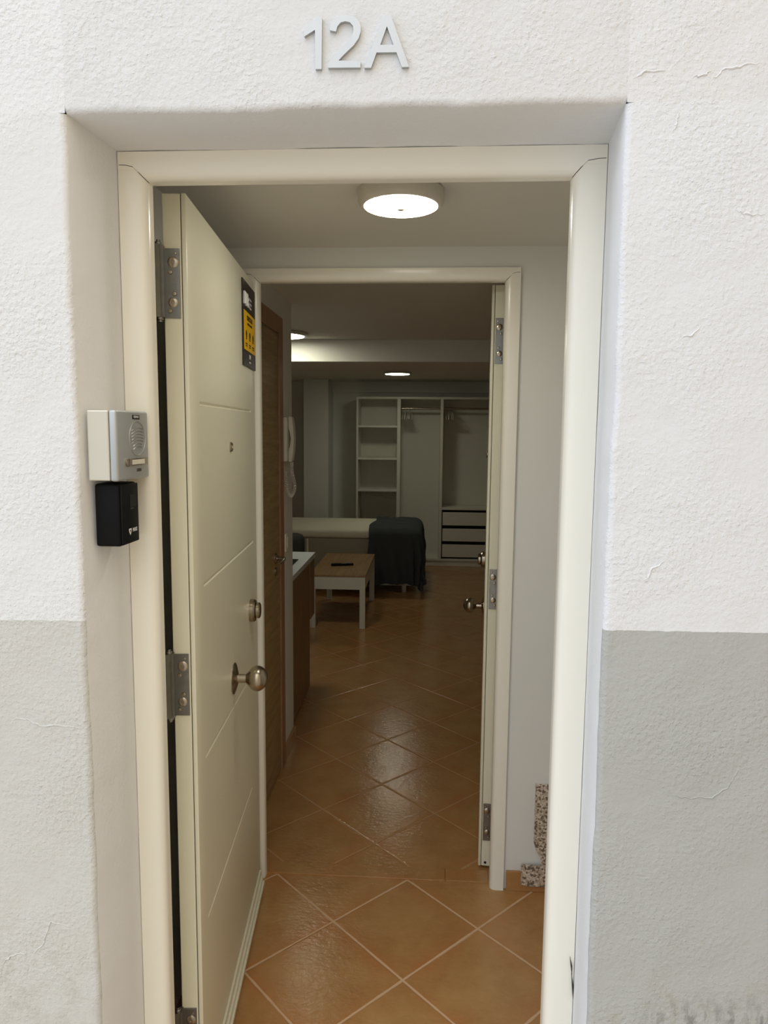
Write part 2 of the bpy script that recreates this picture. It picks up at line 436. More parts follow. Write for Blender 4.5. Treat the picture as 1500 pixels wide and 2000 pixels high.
fr2 = door_frame('trim_2', -.585, -.5255, .2262, .2708, aty((800, 523), 2.212).z, hz2, .0, 2.212, 'cream frame around the second doorway leading to the dark room')
# torn paint slit beside the right jamb
b = nm()
for (p, q) in (((1113, 1868), (1117, 1905)), ((1116, 1900), (1119, 1952))):
    A, B = aty(p, 1.2405), aty(q, 1.2405)
    tube(b, [A, (A+B)/2+Vector((.001, 0, 0)), B], .0012, 6, rr=[.0003, .0016, .0003])
obj('paint_tear', b, M_SEAM, fr1)

jx = atz((869, 1700), 0).x
b = nm(); box(b, -.5265, jx-.0012, 2.2465, 2.312, -.001, .0045, .0015); box(b, jx+.0012, .2265, 2.2465, 2.312, -.001, .0045, .0015)
tag(obj('trim_6', b, M_TILE_S), 'narrow tile strip crossing the floor in the second doorway', 'threshold', kind='structure')
def seams(parent, d0, oL, iL, iR, oR, iT):
    b = nm(); z0 = iT+.030
    for o_, i_, s_ in ((oL, iL, 1), (oR, iR, -1)):
        P = [(o_, d0-.0002, iT+.024), (o_+s_*.012, d0-.0002, iT+.0235), (i_-s_*.0215, d0-.0002, iT+.0208)]
        for k in range(0, 7):
            a = PI/2*k/6; P.append((i_-s_*.014*(1-math.sin(a)), d0+.0016+.0154*(1-math.cos(a)), iT+.014*(1-math.sin(a))))
        tube(b, P, .0007, 6)
    obj('mitre_seam', b, M_SEAM, parent)
seams(fr1, 1.243, FXL+.003, -.489, .2345, FXR-.003, hz1); seams(fr2, 2.212, -.583, -.5255, .2262, .2690, hz2)

# skirting of the entrance and the corridor
b = nm(); box(b, .279, .64, YW-.012, YW-.0005, .0, .066, .0015)
tag(obj('baseboard_back', b, M_TILE_S), 'orange tile skirting right of the second door frame', 'skirting', kind='structure')
b = nm(); box(b, -.6345, -.623, 3.056, 3.312, 0, .067, .0015)
tag(obj('baseboard_left', b, M_TILE_S), 'brown tile skirting under the entryphone wall', 'skirting', kind='structure')
# terrazzo stair skirting pieces on the partition
A0, A1 = aty((1018, 1690), YW-.018), aty((1066, 1730), YW-.018)
b = nm(); prism(b, [(A0.x, A1.z+.003), (A0.x, A0.z), (A1.x+.02, A0.z-.001), (A1.x+.02, A1.z-.004), (A0.x+.02, A1.z-.002)], 'y', YW-.021, YW-.0125)
tag(obj('terrazzo_block', b, M_TERR), 'small square speckled terrazzo piece above the orange skirting', 'stone')
B0, B1 = aty((1047, 1533), YW-.01), aty((1068, 1640), YW-.01)
zb = aty((1060, 1690), YW-.01).z
b = nm(); prism(b, [(B0.x, B0.z), (B0.x+.12, B0.z), (B0.x+.12, zb-.03), (B0.x+.031, zb-.012), (B0.x+.022, zb+.025), (B0.x+.006, zb+.055), (B0.x, zb+.075)], 'y', YW-.012, YW-.001)
tag(obj('terrazzo_strip', b, M_TERR), 'tall speckled terrazzo strip on the wall beside the frame edge', 'stone')

# ------------------------------------------------------------------ cream security doors
def leaf_door(name, near, far, m, label, hinges, feats, H0, H1):
    near = Vector((near[0], near[1], 0)); far = Vector((far[0], far[1], 0))
    u = (far-near).normalized(); L = (far-near).length
    X = u*m; ang = math.atan2(X.y, X.x)
    root = empty(name, near, ang); tag(root, label, 'door', kind='structure')
    inv = (Matrix.Translation(near) @ Matrix.Rotation(ang, 4, 'Z')).inverted()
    nrm = Matrix.Rotation(ang, 4, 'Z') @ Vector((0, -1, 0))
    def lp(px):
        d = ray(px); t = (near-O).dot(nrm)/d.dot(nrm); return inv @ (O+d*t)
    def bx(bm, s0, s1, y0, y1, z0, z1, bev=0): return box(bm, min(m*s0, m*s1), max(m*s0, m*s1), y0, y1, z0, z1, bev)
    TH = .045
    b = nm(); bx(b, 0.0, L, 0, .0095, H0, H1, .0025)
    panel = obj('panel', b, M_LEAF, root, True)
    cut = []
    for (p, q) in feats.get('groove', ()):
        A = lp(p) if not isinstance(p, Vector) else p; B = lp(q) if not isinstance(q, Vector) else q
        d = (B-A); ln = d.length; g = nm()
        a = math.atan2(B.z-A.z, B.x-A.x)
        prism(g, [(-.001, -.0050), (-.001, .0050), (.0040, .0008), (.0040, -.0008)], 'x', -ln/2, ln/2)
        go = obj('cutter', g, M_LEAF, root); go.location = ((A.x+B.x)/2, 0, (A.z+B.z)/2); go.rotation_euler = (0, -a, 0)
        md = panel.modifiers.new('b', 'BOOLEAN'); md.object = go; md.operation = 'DIFFERENCE'; md.solver = 'EXACT'; cut.append(go)
    if cut:
        bpy.context.view_layer.update(); dg = bpy.context.evaluated_depsgraph_get()
        me = bpy.data.meshes.new_from_object(panel.evaluated_get(dg)); panel.modifiers.clear(); panel.data = me
        for c in cut: bpy.data.objects.remove(c)
        try: me.set_sharp_from_angle(angle=math.radians(25))
        except Exception: pass
    b = nm(); bx(b, .0008, L-.001, .0108, TH, H0+.001, H1-.001, .0015); obj('core', b, M_LEAF, root)
    b = nm(); bx(b, .0035, L-.004, .0095, .0108, H0+.002, H1-.002); obj('gasket', b, M_SEAM, root)['label'] = 'dark seam around the leaf edge'
    b = nm()
    for i in range(3 if m > 0 else 0): bx(b, .012, L-.018, -.0165+i*.0052, .0002, H0+.004+[0, .014, .030][i], H0+.004+[.012, .028, .050][i], .0018)
    if m > 0: obj('weather_strip', b, M_LEAF, root)
    # hinges: plate on the edge, knuckle barrel on the inner corner
    for (z0, z1) in hinges:
        h = empty('hinge', (0, 0, 0)); h.parent = root
        b = nm(); bx(b, -.0022, .001, .0135, .0415, z0, z1-.004, .0006); pl = obj('hinge_plate', b, M_STEEL, h)
        n = 6; b = nm(); kx, ky = -m*.011, TH+.005
        for k in range(n):
            za = z0-.006+(z1-z0+.012)*k/n; zc = z0-.006+(z1-z0+.012)*(k+1)/n
            lathe(b, [(.0055, za+.0006), (.0066, za+.0018), (.0066, zc-.0018), (.0055, zc-.0006)], Matrix.Translation((kx, ky, 0)), 16)
        lathe(b, [(.004, z0-.009), (.004, z1+.009)], Matrix.Translation((kx, ky, 0)), 12)
        obj('knuckle', b, M_STEEL, h, True)
        hh = z1-z0
        b = nm(); bx(b, -.016, -.001, TH-.004, TH+.001, z0, z1, .0005); bx(b, -.020, -.015, TH+.001, TH+.009, z0, z1); obj('hinge_wing', b, M_STEEL, h)
        for (yy, zz, r) in ((.021, .90, .0028), (.0255, .78, .0105), (.031, .64, .0042), (.024, .34, .0042), (.027, .22, .0095), (.033, .10, .0042)):
            b = nm(); lathe(b, [(r, .0), (r, .0012), (r*.8, .0024), (r*.35, .0026), (r*.3, .0016), (0, .0016)], axis_mat((-m*.0022, yy, z0+hh*zz), (-m, 0, 0)), 20)
            obj('screw', b, M_NICKEL, h, True)
    def turned(nm_, px, prof, mat, lab=None, parent=None):
        p = px if isinstance(px, Vector) else lp(px); bb = nm()
        lathe(bb, prof, axis_mat((p.x, 0, p.z), (0, -1, 0)), 36)
        o = obj(nm_, bb, mat, parent or root, True)
        if lab: o['label'] = lab
        return o
    k = feats['knob']; kr = turned('knob_rosette', k, [(.041, 0), (.041, .002), (.036, .0045), (.020, .009), (.0135, .011)], M_NICKEL, 'brushed nickel rosette')
    kb = [(.0115, .009), (.0115, .032), (.0145, .034), (.0165, .036)]
    for i in range(0, 19):
        a = -.9+(PI/2+.9)*i/18; kb.append((max(.0331*math.cos(a), 0.), .061+.027*math.sin(a)))
    turned('knob', k, kb, M_NICKEL, 'round brushed nickel door knob', kr)
    e = feats['lock']; er = turned('lock_rosette', e, [(.034, 0), (.034, .012), (.031, .016), (.022, .018)], M_NICKEL, 'round nickel lock rosette')
    turned('lock_cover', e, [(.021, .017), (.024, .019), (.024, .027), (.020, .030), (0, .030)], M_NICKEL, None, er)
    if 'peep' in feats:
        pr = turned('peephole', feats['peep'], [(.0125, 0), (.0125, .003), (.0095, .0055), (.008, .0055), (.0075, .003), (0, .003)], M_NICKEL, 'small metal peephole')
    return root, lp, inv, L, TH, m
N1 = Vector((-.462, 1.369)); F1 = Vector((-.5335, 2.185))
d1, lp1, inv1, L1, TH1, _ = leaf_door('door_1', N1, F1, 1, 'open cream security door with diagonal grooves and a security sign, left side of entrance',
    [(1.713, 1.846), (.923, 1.056), (.142, .275)],
    dict(groove=[((390, 788), (490, 803)), ((398, 1143), (494, 1057)), ((402, 1478), (489, 1322)), ((407, 1790), (493, 1537))],
         knob=(457, 1325), lock=(489, 1192), peep=(450, 873)), .010, 1.944)
N2 = aty((954.5, 845), 2.325); ang2 = math.radians(4.6)
F2 = (N2.x+math.sin(ang2)*.80, 2.325+math.cos(ang2)*.80)
zz = lambda y: aty((962, y), 2.325).z
def V(s, z, m=-1): return Vector((m*s, 0, z))
k1 = lp1((457, 1325)); e1 = lp1((489, 1192))
zk = 1.5-(1190-846)/1388*2.99; 
d2, lp2, inv2, L2, TH2, _ = leaf_door('door_2', (N2.x, 2.325), F2, -1, 'second cream security door standing edge-on, opened into the dark room',
    [(zz(711), zz(619)), (aty((948, 1189), 2.325).z, aty((948, 1109), 2.325).z), (aty((938, 1640), 2.325).z, aty((938, 1566), 2.325).z)],
    dict(groove=[(V(.16, 1.5), V(.64, 1.5)), (V(.16, 1.12), V(.64, 1.32)), (V(.16, .72), V(.64, 1.02)), (V(.16, .30), V(.64, .68))],
         knob=V(.70, zk+.0), lock=V(.72, zk+.2), peep=V(.40, 1.42)), .012, 1.965)
b = nm(); lathe(b, [(.0045, 0), (.0045, .0008), (0, .0008)], axis_mat((.0008, .024, aty((946, 1684), 2.325).z+.001), (1, 0, 0)), 16)
obj('bottom_plug', b, M_DARKHOLE, d2)['label'] = 'black round plug near the bottom of the door edge'

# security sign on the first door
def sign():
    A = lp1((471, 541)); Bt = lp1((472, 713)); C = lp1((497, 723))
    x0, x1 = A.x, C.x; z1, z0 = A.z, (Bt.z+C.z)/2
    root = empty('security_sign', Vector((N1.x, N1.y, 0)), d1.rotation_euler.z)
    tag(root, 'black and yellow alarm notice stuck high on the open cream door', 'sign')
    w_, h_ = x1-x0, z1-z0
    b = nm(); box(b, x0, x1, -.0035, -.0003, z0, z1, .0006); obj('board', b, M_SIGNBLK, root)
    b = nm(); box(b, x0+w_*.06, x1-w_*.04, -.0041, -.0036, z0+h_*.19, z0+h_*.65); obj('yellow_field', b, M_YELLOW, root)
    T = lambda fx, fz: Matrix.Translation((x0+w_*fx, -.0044, z0+h_*fz)) @ Matrix.Rotation(PI/2, 4, 'X')
    b = nm()
    # letter M mark and looped emblem
    for pts in ([(.07, .71), (.08, .84), (.155, .76), (.23, .84), (.24, .71)],):
        tube(b, [(x0+w_*p[0], -.0044, z0+h_*p[1]) for p in pts], w_*.03, 6)
    obj('letter_emblem', b, M_PRINTW, root)
    b = nm()
    ring = [(x0+w_*(.35+.055*math.cos(a)+.03*math.cos(2*a)*0), -.0044, z0+h_*(.772+.055*math.sin(a)-.0*a)) for a in [2*PI*i/24 for i in range(25)]]
    ring = [(x0+w_*(.355+.06*math.sin(2*a)), -.0044+.0008*math.cos(a), z0+h_*(.772+.055*math.cos(a))) for a in [2*PI*i/32 for i in range(33)]]
    tube(b, ring, w_*.012, 5); obj('loop_emblem', b, M_PRINTW, root)
    b = nm()
    text_bm(b, 'Movistar', h_*.05, T(.48, .815), .0002); text_bm(b, 'Prosegur', h_*.05, T(.48, .765), .0002); text_bm(b, 'Alarmas', h_*.05, T(.48, .715), .0002)
    obj('heading_print', b, M_PRINTW, root); b = nm(); text_bm(b, '24H', h_*.07, T(.5, .105), .0002, 'CENTER', .0004); text_bm(b, 'ALARMAS', h_*.03, T(.5, .05), .0002, 'CENTER')
    obj('footer_print', b, M_PRINTW, root)
    b = nm()
    text_bm(b, 'CONECTADA', h_*.078, T(.5, .555), .0002, 'CENTER', .0006, .86); text_bm(b, 'CENTRAL DE ALARMAS', h_*.036, T(.5, .50), .0002, 'CENTER', .0003, .92)
    for k in range(3):
        xx = x0+w_*(.23+.27*k)
        lathe(b, [(w_*.045, 0), (w_*.045, .0006)], axis_mat((xx, -.0042, z0+h_*.385), (0, -1, 0)), 16)
        box(b, xx-w_*.03, xx+w_*.03, -.0047, -.0042, z0+h_*.32, z0+h_*.36)
        box(b, xx-w_*.07, xx+w_*.07, -.0047, -.0042, z0+h_*.26, z0+h_*.275); box(b, xx-w_*.055, xx+w_*.055, -.0047, -.0042, z0+h_*.235, z0+h_*.248)
    obj('black_print', b, M_SIGNBLK, root)
sign()

# ------------------------------------------------------------------ number 12A
def glyph(name, loops, label):
    b = nm(); es = []
    for lp in loops:
        vs = []
        for (x, y) in lp:
            p = aty((560+x/5.357, 10+y/5.357), YF-.006); vs.append(b.verts.new(p))
        for i in range(len(vs)): es.append(b.edges.new((vs[i], vs[(i+1) % len(vs)])))
    r = bmesh.ops.triangle_fill(b, use_beauty=True, use_dissolve=False, edges=es)
    r2 = bmesh.ops.extrude_face_region(b, geom=list(b.faces))
    bmesh.ops.translate(b, verts=[v for v in r2['geom'] if isinstance(v, bmesh.types.BMVert)], vec=(0, .0065, 0))
    o = obj(name, b, M_ALU); 
    tag(o, label, 'house number'); return o
glyph('house_number_digit', [[(318, 118), (345, 116), (370, 130), (364, 668), (300, 668), (295, 258), (185, 326), (183, 262)]], 'brushed metal numeral one, leftmost character above the doorway')
glyph('house_number_digit', [[(515, 275), (530, 220), (565, 180), (610, 168), (660, 178), (692, 215), (700, 262), (685, 320), (640, 380), (560, 460), (470, 560), (435, 610), (432, 655), (770, 652), (775, 590), (700, 583), (540, 580), (600, 515), (700, 420), (752, 345), (775, 270), (772, 210), (745, 155), (700, 118), (620, 103), (545, 112), (490, 150), (462, 200), (450, 262)]], 'brushed metal numeral two, middle character above the doorway')
glyph('house_number_letter', [[(812, 655), (1015, 115), (1035, 95), (1075, 92), (1092, 110), (1278, 645), (1205, 648), (1148, 492), (940, 495), (882, 655)], [(1048, 222), (1118, 415), (978, 415)]], 'brushed metal letter A, right of the two numerals above the doorway')

# ------------------------------------------------------------------ intercom and key safe on the left reveal
def intercom():
    xw = -.545; xf = -.4955; y0 = atx((229, 870), xf).y; y1 = 1.241
    zt = atx((215, 799), xf).z; zb_ = atx((226, 942), xf).z
    root = empty('intercom_panel', (xw, (y0+y1)/2, zb_))
    tag(root, 'silver door intercom with round speaker on the left side of the doorway', 'intercom')
    cx, cy, cz = root.location
    R = lambda b_: bmesh.ops.translate(b_, verts=b_.verts, vec=(-cx, -cy, -cz))
    b = nm(); box(b, xw, xf-.014, y0+.001, y1-.001, zb_+.001, zt-.001, .002); R(b); obj('back_box', b, M_SILVSIDE, root)['label'] = 'pale champagne coloured rear housing'
    b = nm(); box(b, xf-.0135, xf, y0, y1, zb_, zt, .004, 3); R(b); obj('front_panel', b, M_SILV, root, True)
    Y = lambda f: y0+(y1-y0)*f; Z = lambda f: zb_+(zt-zb_)*f
    b = nm(); ry, rz = .26*(y1-y0), .25*(zt-zb_)
    tube(b, [(xf+.0004, Y(.62)+ry*math.cos(a), Z(.60)+rz*math.sin(a)) for a in [2*PI*i/40 for i in range(41)]], .0009, 6); R(b); obj('speaker_ring', b, M_SILV, root, True)
    b = nm()
    for k in range(7):
        w_ = ry*(.72 if k < 5 else .55); zc_ = Z(.72)-k*.0052
        tube(b, [(xf+.0003, Y(.62)+w_*q_, zc_+.0035*(1-q_*q_)+.0012*q_) for q_ in [-1+.2*i for i in range(11)]], .0005, 5)
    R(b); obj('speaker_grille', b, M_STEEL, root, True)
    b = nm(); box(b, xf, xf+.0008, Y(.48), Y(.70), Z(.88), Z(.94)); R(b); lg = obj('logo_plate', b, M_BLACKP, root)
    b = nm(); text_bm(b, 'FERMAX', .006, Matrix.Translation((xf+.0009, Y(.59), Z(.895))) @ Matrix.Rotation(PI/2, 4, 'Z') @ Matrix.Rotation(PI/2, 4, 'X'), .0001, 'CENTER'); R(b); obj('logo_print', b, M_PRINTW, lg)
    b = nm(); box(b, xf, xf+.0022, Y(.26), Y(.92), Z(.205), Z(.305), .001); lathe(b, [(.0068, 0), (.0068, .003), (.005, .0042), (0, .0042)], axis_mat((xf, Y(.27), Z(.255)), (1, 0, 0)), 20)
    R(b); cb = obj('call_button', b, M_NICKEL, root, True)
    b = nm(); box(b, xf+.0022, xf+.0028, Y(.40), Y(.80), Z(.22), Z(.29)); R(b); obj('name_card', b, M_WHITEP, cb)
    b = nm(); box(b, xf, xf+.0006, Y(.57), Y(.72), Z(.11), Z(.155), .0002); R(b); obj('badge', b, M_STEEL, root)
intercom()
def keysafe():
    xw = -.545; xf = -.4985; y0 = atx((239, 1000), xf).y; y1 = atx((272, 1000), xf).y
    zt = atx((240, 945), xf).z; zb_ = atx((243, 1068), xf).z
    root = empty('key_safe', (xw, (y0+y1)/2, zb_))
    tag(root, 'black key lock box mounted right below the silver intercom', 'key box')
    c = Vector(root.location); R = lambda b_: bmesh.ops.translate(b_, verts=b_.verts, vec=-c)
    b = nm(); box(b, xw, xf-.004, y0, y1, zb_, zt, .0045, 3); R(b); obj('body', b, M_BLACKP, root, True)
    b = nm(); box(b, xf-.0045, xf, y0+.002, y1-.002, zb_+.002, zt-.002, .002, 2); R(b); dr = obj('cover', b, M_BLACKP, root, True)
    Y = lambda f: y0+(y1-y0)*f; Z = lambda f: zb_+(zt-zb_)*f
    b = nm(); box(b, xf, xf+.0005, Y(.45), Y(.82), Z(.60), Z(.80), .0002); R(b); obj('finger_notch', b, M_DARKHOLE, dr)
    b = nm(); box(b, xf, xf+.0004, Y(.48), Y(.66), Z(.575), Z(.585)); R(b); obj('notch_mark', b, M_STEEL, dr)
    b = nm(); s = .0048; yc, zc = Y(.42), Z(.215)
    prism(b, [(yc-s, zc+s), (yc+s, zc+s), (yc+s, zc), (yc, zc-s*1.3), (yc-s, zc)], 'x', xf, xf+.0005)
    text_bm(b, 'PHOUZ', .0085, Matrix.Translation((xf+.0006, Y(.56), Z(.20))) @ Matrix.Rotation(PI/2, 4, 'Z') @ Matrix.Rotation(PI/2, 4, 'X'), .0001, 'LEFT', .0002, .62)
    R(b); lo = obj('logo_print', b, M_PRINTW, dr)
    b = nm(); prism(b, [(yc-s*.45, zc+s*.5), (yc+s*.45, zc+s*.5), (yc, zc-s*.5)], 'x', xf+.0004, xf+.0008); R(b); obj('logo_mark', b, M_BLACKP, dr)
keysafe()

# ------------------------------------------------------------------ ceiling lamps
def lamp(center, r, h, mat, label, sensor=False, zc=2.057):
    root = empty('ceiling_lamp', (center[0], center[1], zc)); tag(root, label, 'ceiling lamp', 'round ceiling lamps')
    b = nm(); lathe(b, [(r*.97, -.0005), (r, -.004), (r, -h*.72), (r*.97, -h*.9), (r*.93, -h), (r*.865, -h), (r*.855, -h+.004)], None, 64); obj('housing', b, M_LAMPB, root, True)
    b = nm(); lathe(b, [(r*.85, -h+.006), (r*.85, -h-.0005), (r*.6, -h-.0025), (0, -h-.0035)], None, 64); obj('diffuser', b, mat, root, True)
    if sensor:
        b = nm(); lathe(b, [(.010, -h-.003), (.009, -h-.007), (.006, -h-.0085), (0, -h-.009)], None, 20); obj('sensor', b, M_WHITEP, root, True)
    return root
pc = atz((783, 404), 2.057-.038)
lamp((pc.x, pc.y), .0995, .038, M_LE, 'large round lit lamp on the entrance ceiling, nearest the camera', True)
p2 = atz((549, 657), 2.08-.02)
lamp((p2.x, p2.y), .160, .020, M_LR, 'lit ceiling lamp half hidden by the entryphone wall', zc=2.08)
p3 = atz((776, 731), 2.08-.02)
lamp((p3.x, p3.y), .138, .020, M_LR, 'farthest lit ceiling lamp, behind the beam above the bed end', zc=2.08)

# ------------------------------------------------------------------ wooden side door, handle, entryphone, switch
XW = -.635
fy1 = 3.055; fy0 = 2.36; ztf = atx((549, 624), XW).z
rt = empty('trim_3', (XW, (fy0+fy1)/2, 0)); tag(rt, 'brown wooden frame around the closed side door', 'door frame', kind='structure')
oc = Vector(rt.location)
def Rr(b_, c): bmesh.ops.translate(b_, verts=b_.verts, vec=-Vector(c)); return b_
b = nm(); box(b, XW+.0005, XW+.013, fy1-.072, fy1, 0, ztf, .003); obj('casing', Rr(b, oc), M_DOORF, rt)
b = nm(); box(b, XW+.0005, XW+.013, fy0, fy0+.06, 0, ztf, .003); obj('casing', Rr(b, oc), M_DOORF, rt)
b = nm(); box(b, XW+.0005, XW+.0125, fy0+.06, fy1-.072, ztf-.072, ztf, .003); obj('casing', Rr(b, oc), M_DOORF, rt)
rd = empty('door_3', (XW, fy0+.06, .006)); tag(rd, 'closed brown wood-grain side door behind the entrance partition', 'door', kind='structure')
oc = Vector(rd.location)
b = nm(); box(b, XW+.0006, XW+.0065, fy0+.062, fy1-.075, .006, ztf-.076, .001); obj('panel', Rr(b, oc), M_DOORW, rd)
hp = atx((544, 1091), XW+.02); hy = min(hp.y, fy1-.11)
b = nm(); lathe(b, [(.024, 0), (.024, .004), (.020, .008), (.008, .009), (.008, .042)], axis_mat((XW+.0065, hy, hp.z), (1, 0, 0)), 24); ho = obj('handle_rosette', Rr(b, oc), M_NICKEL, rd, True)
b = nm(); tube(b, [(XW+.04, hy+.005, hp.z), (XW+.045, hy-.01, hp.z), (XW+.046, hy-.05, hp.z-.001), (XW+.044, hy-.095, hp.z-.004)], .0075, 10); obj('lever', Rr(b, oc), M_NICKEL, ho, True)
b = nm(); lathe(b, [(.019, 0), (.019, .005), (0, .006)], axis_mat((XW+.0065, hy, hp.z-.055), (1, 0, 0)), 20); obj('key_rosette', Rr(b, oc), M_NICKEL, rd, True)

def entryphone():
    t0, t1 = atx((562, 813), XW+.02), atx((560, 903), XW+.02)
    yc = t0.y+.0; zt, zb_ = t0.z, t1.z
    root = empty('entryphone', (XW, yc, zb_)); tag(root, 'white wall entryphone handset with coiled cord left of the view into the room', 'entryphone')
    c = root.location
    b = nm(); box(b, XW+.0005, XW+.024, yc-.045, yc+.045, zb_+.004, zt-.004, .004); obj('base', Rr(b, c), M_WHITEP, root, True)
    b = nm(); w0, w1 = yc-.012, yc+.040
    prof = [(XW+.025, zt), (XW+.040, zt-.004), (XW+.046, zt-.05), (XW+.048, (zt+zb_)/2), (XW+.046, zb_+.05), (XW+.038, zb_+.003), (XW+.025, zb_), (XW+.025, zb_+.055), (XW+.034, zb_+.075), (XW+.036, (zt+zb_)/2), (XW+.034, zt-.075), (XW+.025, zt-.055)]
    prism(b, prof, 'y', w0, w1); bmesh.ops.bevel(b, geom=list(b.edges), offset=.0025, segments=2, affect='EDGES'); obj('handset', Rr(b, c), M_WHITEP, root, True)
    b = nm(); pts = []
    path = [Vector((XW+.035, yc+.01, zb_-.002)), Vector((XW+.036, yc+.01, zb_-.05)), Vector((XW+.044, yc+.03, zb_-.11)), Vector((XW+.034, yc-.0, zb_-.15)), Vector((XW+.020, yc-.02, zb_-.12)), Vector((XW+.015, yc-.02, zb_-.04))]
    n = 46*8
    def cr(t):
        t *= len(path)-1; i = min(int(t), len(path)-2); f = t-i
        p = [path[max(0, min(len(path)-1, i+k))] for k in (-1, 0, 1, 2)]
        return .5*((2*p[1])+(p[2]-p[0])*f+(2*p[0]-5*p[1]+4*p[2]-p[3])*f*f+(-p[0]+3*p[1]-3*p[2]+p[3])*f**3)
    for k in range(n+1):
        t = k/n; q = cr(t); tg = (cr(min(1, t+.01))-cr(max(0, t-.01))).normalized(); a = tg.cross(Vector((0, 1, 0))).normalized(); d = a.cross(tg)
        an = 2*PI*46*t; pts.append(q+a*.0065*math.cos(an)+d*.0065*math.sin(an))
    tube(b, pts, .0017, 5); obj('coiled_cord', Rr(b, c), M_WHITEP, root, True)
entryphone()
p = atx((562, 1058), XW+.008)
root = empty('light_switch', (XW, p.y, p.z)); tag(root, 'white switch plate low on the wall under the entryphone', 'switch')
b = nm(); box(b, .0005, .009, -.040, .040, -.040, .040, .002); obj('plate', b, M_WHITEP, root, True)
b = nm(); box(b, .009, .013, -.026, .026, -.026, .026, .002); obj('rocker', b, M_WHITEP, root, True)

# ------------------------------------------------------------------ kitchen peninsula
kx = -.662; ky0, ky1 = 3.325, 4.13; kz = .79
b = nm(); box(b, -1.9, kx+.006, ky0, ky1, kz-.030, kz, .003)
tag(obj('worktop', b, M_COUNTER), 'pale grey kitchen worktop end sticking out behind the wall', 'worktop')
root = empty('kitchen_cabinet', (kx, 3.33, 0)); tag(root, 'brown wood kitchen base cabinet under the pale worktop', 'cabinet')
c = root.location
b = nm(); box(b, -1.28, kx-.018, 3.33, 3.955, 0, kz-.0305); obj('body', Rr(b, c), M_OAKV, root)
b = nm(); box(b, kx-.0175, kx, 3.33, 3.68, .03, kz-.0305, .001); obj('side_panel', Rr(b, c), M_OAKV, root)
b = nm(); box(b, kx-.0175, kx+.0, 3.683, 3.955, .03, kz-.0305, .001); obj('side_panel', Rr(b, c), M_OAKV, root)
b = nm(); box(b, kx-.04, kx+.005, 3.956, 4.10, .427, kz-.0305, .001); obj('hanging_panel', Rr(b, c), M_OAKV, root)
p0, p1 = atz((583, 1094), kz), atz((578, 1112), kz)
root = empty('cooking_hob', (p0.x-.22, (p0.y+p1.y)/2, kz)); tag(root, 'black glass hob set on the pale worktop', 'hob')
b = nm(); dy = abs(p0.y-p1.y)/2; box(b, -.25, .22, -dy, dy, .0003, .006, .001); obj('glass_plate', b, M_GLASSBLK, root)
for (x, y) in ((.1, 0), (-.1, 0)):
    b = nm(); lathe(b, [(.05, .006), (.05, .0064), (.047, .0064)], Matrix.Translation((x, y, 0)), 24); obj('cooking_zone', b, M_STEEL, root)

# armchair whose dark rounded back shows above the worktop
pr = aty((596, 1060), 4.75); pt_ = aty((580, 1040), 4.75)
root = empty('armchair', (pr.x-.33, 4.95, 0)); tag(root, 'dark grey upholstered armchair just visible above the worktop', 'armchair')
hb = pt_.z
b = nm(); box(b, -.33, .33, -.29, -.17, .16, hb, .05, 5); obj('backrest', b, M_GREENGREY, root, True)
b = nm(); box(b, -.208, .208, -.168, .23, .16, .40, .04, 4); obj('seat', b, M_GREENGREY, root, True)
for s in (-1, 1):
    b = nm(); box(b, min(s*.21, s*.265), max(s*.21, s*.265), -.168, .23, .16, .52, .025, 4); obj('armrest', b, M_GREENGREY, root, True)
for sx in (-1, 1):
    for sy in (-.25, .19):
        b = nm(); lathe(b, [(.012, 0), (.018, .165)], Matrix.Translation((sx*.235, sy, 0)), 12); obj('leg', b, M_OAKV, root)

# ------------------------------------------------------------------ coffee table and remote
tx0, tx1, ty0, ty1, tz = -.888, -.457, 5.29, 6.26, .416
root = empty('coffee_table', ((tx0+tx1)/2, (ty0+ty1)/2, 0)); tag(root, 'low coffee table with oak top and white legs in front of the bed', 'table')
c = root.location
b = nm(); box(b, tx0, tx1, ty0, ty1, tz-.014, tz, .001); obj('tabletop', Rr(b, c), M_OAK, root)['label'] = 'light oak tabletop'
lw = .042
for x in (tx0+.003, tx1-.003-lw):
    for y in (ty0+.003, ty1-.003-lw):
        b = nm(); box(b, x, x+lw, y, y+lw, 0, tz-.0145, .001); obj('leg', Rr(b, c), M_MELAM, root)
for (x0, x1, y0, y1) in ((tx0+.003+lw, tx1-.003-lw, ty0+.003, ty0+.02), (tx0+.003+lw, tx1-.003-lw, ty1-.02, ty1-.003), (tx0+.003, tx0+.02, ty0+.003+lw, ty1-.003-lw), (tx1-.02, tx1-.003, ty0+.003+lw, ty1-.003-lw)):
    b = nm(); box(b, x0, x1, y0, y1, tz-.112, tz-.0145, .001); obj('apron', Rr(b, c), M_MELAM, root)
ra, rb_ = atz((647, 1102), tz+.012), atz((690, 1101), tz+.012)
root = empty('remote_control', ((ra.x+rb_.x)/2, (ra.y+rb_.y)/2, tz), math.atan2(rb_.y-ra.y, rb_.x-ra.x)+.05)
tag(root, 'slim black remote control lying on the oak coffee table', 'remote control')
b = nm(); hl = (rb_-ra).length/2; box(b, -hl, hl, -.021, .021, .0004, .018, .004); obj('body', b, M_BLACKP, root, True)
b = nm(); box(b, -hl*.1, hl*.92, -.017, .017, .018, .0195, .001); obj('keypad', b, M_REMOTEG, root)['label'] = 'pale grey keypad'

